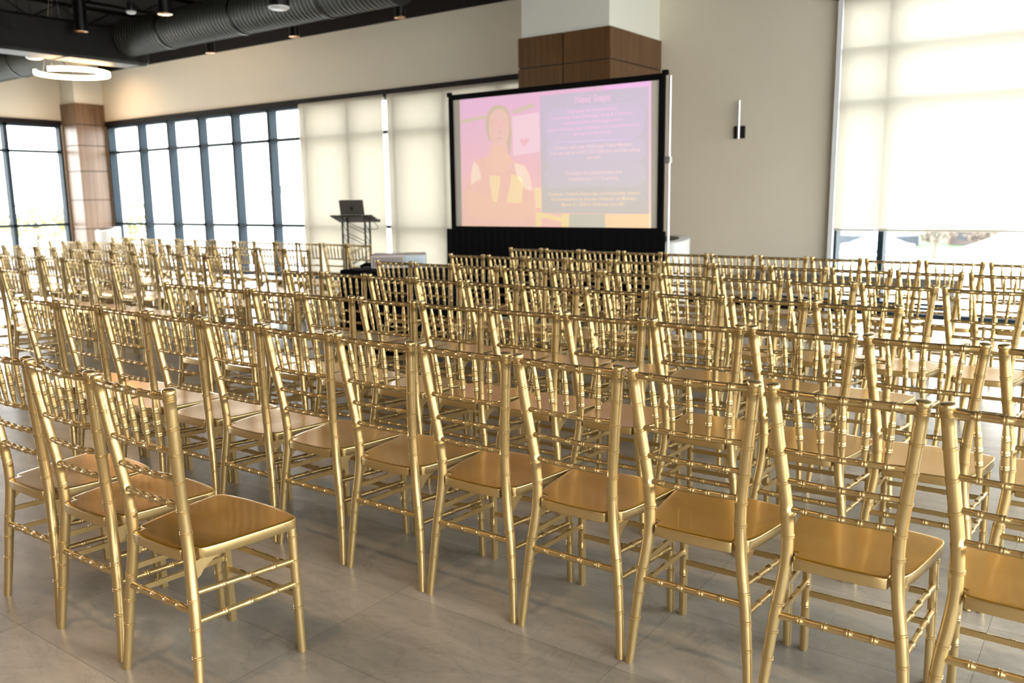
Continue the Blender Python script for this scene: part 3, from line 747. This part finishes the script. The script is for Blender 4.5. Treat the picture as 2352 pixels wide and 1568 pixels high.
for body, cx_, cz, w, h, m_ in [('Next Steps', -4.763, 2.412, .428, .098, tp), ('Complete the questionnaire', -4.774, 2.300, .605, .046, tp), ('From Help From Challenger Gray & Christmas', -4.773, 2.242, .974, .046, tp),
        ('newslettersforcampaigns.com', -4.771, 2.183, .721, .046, tp), ('Subject: Activate your Challenger live rewards account', -4.771, 2.120, 1.129, .046, tp), ('and get started today!', -4.768, 2.064, .461, .044, tp),
        ('Connect with your Challenger Team Member -', -4.755, 1.925, 1.007, .048, to), ("You can call us at 877.337.7500 and we'll be calling", -4.750, 1.868, 1.108, .048, to), ('you too!', -4.755, 1.808, .177, .046, to),
        ('Complete the questionnaire and', -4.758, 1.648, .696, .048, to), ('schedule your 1:1 Coaching', -4.754, 1.586, .612, .048, to),
        ('Optional - Attend, Encourage and Potentially Attend', -4.762, 1.426, 1.142, .046, ty), ('the Introduction to Success Webinar on Monday,', -4.763, 1.369, 1.074, .046, ty), ('March 31, 2025 at 10:00 and 1pm MT', -4.762, 1.309, .787, .046, ty)]:
    text(body, cx_, cz, w, h, m_)
# pleated black skirt
bm = bmesh.new(); n = 150; fr = []; bk = []
for i in range(n+1):
    x = S(-6.80)+(2.915)*i/n; y = -.03+.006*math.sin(i*PI/2.5)
    fr.append((x, y))
va = [bm.verts.new((x, y, 1.035)) for x, y in fr]; vb = [bm.verts.new((x, y-.02, .015)) for x, y in fr]
vc = [bm.verts.new((x, y+.012, 1.035)) for x, y in fr]; vd = [bm.verts.new((x, y-.008, .015)) for x, y in fr]
for i in range(n):
    bm.faces.new((va[i], va[i+1], vb[i+1], vb[i])); bm.faces.new((vc[i], vd[i], vd[i+1], vc[i+1])); bm.faces.new((va[i], vc[i], vc[i+1], va[i+1])); bm.faces.new((vb[i], vb[i+1], vd[i+1], vd[i]))
bm.faces.new((va[0], vb[0], vd[0], vc[0])); bm.faces.new((va[n], vc[n], vd[n], vb[n]))
mesh_obj('skirt', bm, M['cloth'], sc, True, 60)
for sx in (-6.66, -3.93):
    bm = bmesh.new(); tube(bm, [(S(sx)+(.04 if sx > -5 else 0), .045, 0), (S(sx)+(.04 if sx > -5 else 0), .045, 2.58)], [.013, .013], n=12)
    box(bm, S(sx)-.01, S(sx)+.07, .0, .06, 1.72, 1.79, .004)
    mesh_obj('support_pole', bm, M['silver'], sc, True, 40)
    bm = bmesh.new(); box(bm, S(sx)-.03, S(sx)+.03, -.02, .75, 0, .04, .004); mesh_obj('foot', bm, M['black_metal'], sc)
tag(sc, 'large black-framed projection screen showing a Next Steps slide over a black skirt', 'projection screen')

# ------------------------------------------------------------------ projector table with black cloth
t = empty('draped_table', (-5.44, 5.76, 0), math.radians(0))
tx, ty_, hz = .44, .30, .765
def loop(sx, sy, z, wav, n=96, r=.06):
    pts = []
    per = 2*(sx*2+sy*2)
    for i in range(n):
        s_ = per*i/n; 
        if s_ < 2*sx: x, y, nx, ny = -sx+s_, -sy, 0, -1
        elif s_ < 2*sx+2*sy: x, y, nx, ny = sx, -sy+(s_-2*sx), 1, 0
        elif s_ < 4*sx+2*sy: x, y, nx, ny = sx-(s_-2*sx-2*sy), sy, 0, 1
        else: x, y, nx, ny = -sx, sy-(s_-4*sx-2*sy), -1, 0
        w_ = wav*math.sin(i*PI*2*13/n)
        pts.append((x+nx*w_, y+ny*w_, z))
    return pts
bm = bmesh.new()
LL = [loop(tx*.6, ty_*.6, hz+.004, 0), loop(tx, ty_, hz+.004, 0), loop(tx+.008, ty_+.008, hz-.006, .001), loop(tx+.012, ty_+.012, .55, .010), loop(tx+.02, ty_+.02, .25, .018), loop(tx+.03, ty_+.03, .012, .024)]
VV = [[bm.verts.new(p) for p in l] for l in LL]
bm.faces.new(VV[0])
for a, b_ in zip(VV[:-1], VV[1:]):
    for i in range(96): bm.faces.new((a[i], a[(i+1) % 96], b_[(i+1) % 96], b_[i]))
mesh_obj('table_cloth', bm, M['cloth'], t, True, 50)
bm = bmesh.new(); box(bm, -tx+.012, tx-.012, -ty_+.012, ty_-.012, hz-.03, hz-.002, .003); mesh_obj('table_top', bm, M['black_metal'], t)
for sx in (-1, 1):
    for sy in (-1, 1):
        bm = bmesh.new(); tube(bm, [(sx*(tx-.06), sy*(ty_-.06), 0), (sx*(tx-.06), sy*(ty_-.06), hz-.03)], [.015, .015], n=10); mesh_obj('leg', bm, M['black_metal'], t, True)
tag(t, 'small table draped to the floor in black cloth, in the aisle', 'table')
pr_ = empty('projector', (-5.47, 5.80, hz+.005), math.radians(40))
bm = bmesh.new(); box(bm, -.245, .245, -.17, .17, .015, .135, .012, 0)
mesh_obj('projector_body', bm, M['pink_plastic'], pr_, True, 40)
bm = bmesh.new(); box(bm, .05, .247, -.173, .173, .02, .130, .01); mesh_obj('projector_end', bm, M['blue_plastic'], pr_, True, 40)
bm = bmesh.new()
for k in range(16): box(bm, -.225+.017*k, -.217+.017*k, -.1735, -.17, .03, .115)
mesh_obj('vent_slats', bm, M['grey_grille'], pr_)
bm = bmesh.new()
for k in range(9): box(bm, .075+.018*k, .081+.018*k, -.176, -.173, .03, .12)
mesh_obj('end_slats', bm, M['white_plastic'], pr_)
bm = bmesh.new(); tube(bm, [(-.05, .17, .08), (-.05, .20, .08), (-.05, .205, .08)], [.045, .045, .03], n=24); mesh_obj('lens', bm, M['black_metal'], pr_, True, 40)
for sx in (-.2, .2):
    for sy in (-.12, .12):
        bm = bmesh.new(); cyl(bm, sx, sy, 0, .016, .014, 12); mesh_obj('foot', bm, M['black_metal'], pr_, True, 40)
tag(pr_, 'pale projector with slatted vents lying on the black draped table', 'projector')
# black roll of fabric / soft case lying behind the projector on the table
bm = bmesh.new(); tube(bm, [(0, 0, 0), (.03, .05, .02), (.02, .14, .01), (-.05, .2, .0)], [.012, .02, .02, .01], n=10)
pc = mesh_obj('power_cable', bm, M['black_metal'], None, True, 60, loc=(-5.80, 5.62, hz+.02)); tag(pc, 'black cable bundle on the left end of the draped table', 'cable')

# ------------------------------------------------------------------ lectern with laptop
f = Vector((-.487, .873, 0)); w = Vector((.873, .487, 0))
P0 = Vector((-8.405, 8.02, 1.19))
lc = P0+f*.2; ang = math.atan2(w.y, w.x)
le = empty('lectern', (lc.x, lc.y, 0), ang)
def slab(bm, hw, y0, y1, z0, z1, th):
    a = [bm.verts.new(p) for p in ((-hw, y0, z0), (hw, y0, z0), (hw, y1, z1), (-hw, y1, z1))]
    b_ = [bm.verts.new((v.co.x, v.co.y, v.co.z+th)) for v in a]
    bm.faces.new(a); bm.faces.new(list(reversed(b_)))
    for i in range(4): bm.faces.new((a[i], b_[i], b_[(i+1) % 4], a[(i+1) % 4]))
bm = bmesh.new(); slab(bm, .285, -.21, .21, 1.187, 1.092, .014); slab(bm, .285, .196, .21, 1.112, 1.109, .02); mesh_obj('reading_top', bm, M['black_metal'], le)
for sx in (-.155, .155):
    for sy in (-.10, .13):
        bm = bmesh.new(); tube(bm, [(sx, sy, .02), (sx, sy, 1.187-(sy+.21)*.226-.001)], [.014, .014], n=10); mesh_obj('truss_post', bm, M['black_metal'], le, True)
bm = bmesh.new(); nz = 7
for (ax, ay, bx, by) in ((-.155, -.10, .155, -.10), (-.155, .13, .155, .13), (-.155, -.10, -.155, .13), (.155, -.10, .155, .13)):
    for k in range(nz):
        za, zb = .05+k*.15, .05+(k+1)*.15
        if k % 2: ax, bx, ay, by = bx, ax, by, ay
        tube(bm, [(ax, ay, za), (bx, by, zb)], [.0045, .0045], n=6)
mesh_obj('truss_lacing', bm, M['black_metal'], le)
bm = bmesh.new(); box(bm, -.26, .26, -.2, .22, 0, .02, .003); mesh_obj('base_plate', bm, M['black_metal'], le)
bm = bmesh.new(); pts = [Vector((.22, .05, 1.13)) + Vector((.10*math.sin(u*PI), 0, -.10*u-.05*math.sin(u*PI))) + Vector((-.10*u*u*1.4, 0, -.02)) for u in [i/14 for i in range(15)]]
tube(bm, pts, [.0045]*15, n=8); mesh_obj('looping_cable', bm, M['bench_grey'], le, True, 60)
tag(le, 'black truss lectern with slanted top in front of the pale shades', 'lectern')
lp = empty('laptop', (P0.x+f.x*.12, P0.y+f.y*.12, 1.190), ang); lp.rotation_euler = (0, 0, ang)
bm = bmesh.new(); slab(bm, .165, -.05, .165, 1.182-1.190+.0045, 1.182-1.190-.0485+.0045, .014); mesh_obj('keyboard_base', bm, M['laptop'], lp)
bm = bmesh.new()
a = [bm.verts.new(p) for p in ((-.165, -.048, .012), (.165, -.048, .012), (.163, -.105, .205), (-.163, -.105, .205))]
b_ = [bm.verts.new((v.co.x, v.co.y+.007, v.co.z+.002)) for v in a]
bm.faces.new(a); bm.faces.new(list(reversed(b_)))
for i in range(4): bm.faces.new((a[i], b_[i], b_[(i+1) % 4], a[(i+1) % 4]))
lid = mesh_obj('lid', bm, M['laptop'], lp)
# small dark fruit-shaped mark on the lid: round body with a leaf
bm = bmesh.new()
def on_lid(u, v): 
    t_ = v/.20; return (u, -.048-.057*t_-.0012, .012+.193*t_)
pts = [on_lid(.022*math.cos(k*PI/10)*(1-.08*math.cos(2*k*PI/10)), .085+.022*math.sin(k*PI/10)-.004*abs(math.cos(k*PI/10))**8) for k in range(20)]
bm.faces.new([bm.verts.new(p) for p in pts]); leafp = [on_lid(.002, .110), on_lid(.012, .114), on_lid(.014, .124), on_lid(.004, .120)]
bm.faces.new([bm.verts.new(p) for p in leafp])
r_ = bmesh.ops.extrude_face_region(bm, geom=list(bm.faces)); bmesh.ops.translate(bm, vec=(0, -.0006, 0), verts=[v for v in r_['geom'] if isinstance(v, bmesh.types.BMVert)])
mesh_obj('lid_mark', bm, M['logo'], lid)
tag(lp, 'open grey laptop seen from behind on the lectern top', 'laptop')

# ------------------------------------------------------------------ outside
ZG = -7.0
bm = bmesh.new(); box(bm, -420, 260, -200, 620, ZG-.5, ZG); struct(mesh_obj('outdoor_ground', bm, M['paving']))
def patch(name, pts, z0, z1, mat):
    bm = bmesh.new(); a = [bm.verts.new((x, y, z1(x, y) if callable(z1) else z1)) for x, y in pts]; b_ = [bm.verts.new((x, y, z0)) for x, y in pts]
    bm.faces.new(a); bm.faces.new(list(reversed(b_))); n = len(pts)
    for i in range(n): bm.faces.new((a[i], b_[i], b_[(i+1) % n], a[(i+1) % n]))
    return struct(mesh_obj(name, bm, mat))
patch('outdoor_lawn', [(-60, 105), (-31, 112), (-20, 118), (-5, 128), (10, 140), (6, 185), (-30, 200), (-75, 190)], ZG, ZG+.05, M['lawn'])
patch('outdoor_slope', [(-62, 150), (-50, 149), (-30, 139), (-27, 146), (-40, 165), (-62, 175)], ZG, ZG+1.6, M['slope'])
patch('outdoor_path', [(-60, 118), (-36, 128), (-22, 121), (-22, 118), (-36, 121), (-60, 110)], ZG, ZG+.12, M['canopy'])

def tent(x, y, w, h, lab, pole=True):
    t_ = empty('canopy_tent', (x, y, ZG)); n = 16
    bm = bmesh.new(); apex = bm.verts.new((0, 0, h+w*.45)); loops_ = []
    for k in (.15, .45, .8, 1.0):
        loops_.append([bm.verts.new((w*k*math.cos(2*PI*i/n), w*k*math.sin(2*PI*i/n), h+w*.45*(1-k)**1.6)) for i in range(n)])
    loops_.append([bm.verts.new((w*math.cos(2*PI*i/n), w*math.sin(2*PI*i/n), h-.35)) for i in range(n)])
    for i in range(n): bm.faces.new((apex, loops_[0][i], loops_[0][(i+1) % n]))
    for a, b_ in zip(loops_[:-1], loops_[1:]):
        for i in range(n): bm.faces.new((a[i], b_[i], b_[(i+1) % n], a[(i+1) % n]))
    mesh_obj('canopy', bm, M['canopy'], t_, True, 50)
    for i in range(4):
        a = PI/4+i*PI/2; bm = bmesh.new(); tube(bm, [(w*.93*math.cos(a), w*.93*math.sin(a), 0), (w*.93*math.cos(a), w*.93*math.sin(a), h)], [.08, .08], n=8); mesh_obj('pole', bm, M['canopy'], t_)
    tag(t_, lab, 'canopy tent', 'white canopy tents outside')
tent(-21.5, 95, 3.6, 3.0, 'white pointed canopy tent outside the right-hand window, left of the timber building')
tent(-7.5, 88, 6.5, 3.0, 'large white canopy tent outside at the far right edge of the window')
# timber-framed building far outside
fb = empty('building', (-14.5, 150, ZG))
bm = bmesh.new(); box(bm, -9, 16, 0, 14, 0, 9); mesh_obj('wall', bm, M['far_wall'], fb)
for r in range(3):
    for c in range(9):
        bm = bmesh.new(); x = -7.6+2.6*c; z = .9+2.8*r; box(bm, x, x+1.5, -.08, .02, z, z+1.5); mesh_obj('window', bm, M['far_glass'], fb)
bm = bmesh.new()
for r in range(3): box(bm, -9.2, 16.2, -.9, -.2, 2.75*r+2.5, 2.75*r+2.8)
for c in range(6): box(bm, -9+5*c, -8.7+5*c, -.9, -.6, 0, 8.6)
mesh_obj('timber_balcony', bm, M['far_beam'], fb)
tag(fb, 'distant timber-framed building seen through the right-hand window', 'building')
fb2 = empty('building', (-107, 90, ZG+2.2))
bm = bmesh.new(); box(bm, -2.6, 2.6, -3, 3, -2.2, 7.2); mesh_obj('wall', bm, M['canopy'], fb2)
bm = bmesh.new()
pr2 = [(-3.3, 7.2), (3.3, 7.2), (0, 8.6)]
a = [bm.verts.new((-2.9, y, z)) for y, z in pr2]; b_ = [bm.verts.new((2.9, y, z)) for y, z in pr2]
bm.faces.new(a); bm.faces.new(list(reversed(b_)))
for i in range(3): bm.faces.new((a[i], b_[i], b_[(i+1) % 3], a[(i+1) % 3]))
mesh_obj('roof', bm, M['far_roof'], fb2)
tag(fb2, 'distant pale house with blue-grey roof seen through the unshaded windows', 'building')

def tree(x, y, h, r, mat, lab, n=260):
    t_ = empty('tree', (x, y, ZG)); rnd = random.Random(int(x*7+y))
    bm = bmesh.new(); tube(bm, [(0, 0, 0), (.05*r, 0, h*.35), (0, .05*r, h*.7)], [r*.07, r*.05, r*.02], n=8)
    for k in range(7):
        a = k*.9; z = h*(.35+.05*k); tube(bm, [(0, 0, z), (r*.6*math.cos(a), r*.6*math.sin(a), z+h*.22)], [r*.025, r*.008], n=6)
    mesh_obj('trunk', bm, M['bark'], t_, True)
    bm = bmesh.new()
    for k in range(n):
        u, v, q = rnd.gauss(0, 1), rnd.gauss(0, 1), rnd.gauss(0, 1); d = math.sqrt(u*u+v*v+q*q)+1e-6; s_ = rnd.random()**.4
        c = Vector((u/d*r*s_, v/d*r*s_, h*.68+q/d*h*.32*s_)); e_ = r*rnd.uniform(.06, .13)
        m_ = Matrix.Translation(c) @ Matrix.Rotation(rnd.random()*6, 4, Vector((u, v, q))) @ Matrix.Diagonal((e_, e_*.7, e_*.5, 1))
        bmesh.ops.create_icosphere(bm, subdivisions=1, radius=1, matrix=m_)
    mesh_obj('foliage', bm, mat, t_)
    tag(t_, lab, 'tree', 'trees outside the windows')
tree(-20.0, 118, 5.5, 2.6, M['leaf2'], 'bare brownish tree outside in front of the timber building')
tree(-15.5, 122, 5.0, 2.2, M['leaf2'], 'small brownish tree outside at the foot of the timber building')
tree(-103, 60, 9.0, 3.0, M['leaf'], 'yellow-green spring tree outside the window beside the far left column')
tree(-127, 60, 8.6, 5, M['leaf'], 'broad yellow-green tree outside the left wall window')
tree(-146, 58, 8.8, 4, M['leaf'], 'second yellow-green tree further left outside the left wall window')

# ------------------------------------------------------------------ light
wd = bpy.data.worlds.new('World'); SC.world = wd; wd.use_nodes = True
nt = wd.node_tree; nt.nodes.clear(); L = nt.links.new
out = nt.nodes.new('ShaderNodeOutputWorld'); bg = nt.nodes.new('ShaderNodeBackground')
tc = nt.nodes.new('ShaderNodeTexCoord'); sp = nt.nodes.new('ShaderNodeSeparateXYZ'); L(tc.outputs['Generated'], sp.inputs[0])
mr = nt.nodes.new('ShaderNodeMapRange'); mr.inputs['From Min'].default_value = -.02; mr.inputs['From Max'].default_value = .7; L(sp.outputs['Z'], mr.inputs['Value'])
rp = nt.nodes.new('ShaderNodeValToRGB'); rp.color_ramp.elements[0].color = (1.0, .975, .93, 1); rp.color_ramp.elements[1].color = (.86, .93, 1.0, 1)
k = rp.color_ramp.elements.new(.35); k.color = (.96, .98, 1.0, 1)
L(mr.outputs[0], rp.inputs['Fac']); L(rp.outputs[0], bg.inputs['Color']); bg.inputs['Strength'].default_value = 11.0
L(bg.outputs[0], out.inputs['Surface'])

def portal(name, loc, rot, sx, sy):
    l = bpy.data.lights.new(name, 'AREA'); l.shape = 'RECTANGLE'; l.size = sx; l.size_y = sy; l.cycles.is_portal = True
    o = bpy.data.objects.new(name, l); o.location = loc; o.rotation_euler = rot; COL.objects.link(o); return o
portal('daylight_portal_left', (XL-.2, (W1[0]+W1[1])/2, H1/2), (0, -PI/2, 0), H1, W1[1]-W1[0])
portal('daylight_portal_back', ((W2[0]-12)/2, YB+.2, H2/2), (-PI/2, 0, 0), -12-W2[0], H2)
portal('daylight_portal_back', ((-12-6.4)/2, YB+.2, H2/2), (-PI/2, 0, 0), 5.6, H2)
portal('daylight_portal_right_window', ((W3[0]+W3[1])/2, YB+.2, H3/2), (-PI/2, 0, 0), W3[1]-W3[0], H3)
portal('daylight_portal_front', ((W4[0]+W4[1])/2, YF-.3, H4/2), (PI/2, 0, 0), W4[1]-W4[0], H4)
portal('daylight_portal_right', (XR+.3, (W5[0]+W5[1])/2, H4/2), (0, PI/2, 0), H4, W5[1]-W5[0])

# ------------------------------------------------------------------ camera
cd = bpy.data.cameras.new('Camera'); cam = bpy.data.objects.new('Camera', cd); COL.objects.link(cam)
cd.sensor_width = 36; cd.lens = 1963.5/2352*36; cd.clip_end = 2000; cd.clip_start = .05
cam.location = (0, 0, 1.4046)
pitch = .167272; roll = -.014053; head = math.radians(35.9)
cam.matrix_world = Matrix.Translation((0, 0, 1.4046)) @ Matrix.Rotation(head, 4, 'Z') @ Matrix.Rotation(PI/2-pitch, 4, 'X') @ Matrix.Rotation(roll, 4, 'Z')
cd.dof.use_dof = True; cd.dof.focus_distance = 2.75; cd.dof.aperture_fstop = 3.5
SC.camera = cam

vs = SC.view_settings; vs.view_transform = 'Standard'; vs.look = 'None'; vs.exposure = 0.42; vs.gamma = 1; vs.use_curve_mapping = False
cy = SC.cycles
cy.max_bounces = 10; cy.diffuse_bounces = 5; cy.glossy_bounces = 5; cy.transmission_bounces = 6; cy.transparent_max_bounces = 12
cy.caustics_reflective = False; cy.caustics_refractive = False; cy.sample_clamp_indirect = 8; cy.blur_glossy = .5
try:
    cy.use_denoising = True; cy.denoiser = 'OPENIMAGEDENOISE'
except Exception: pass
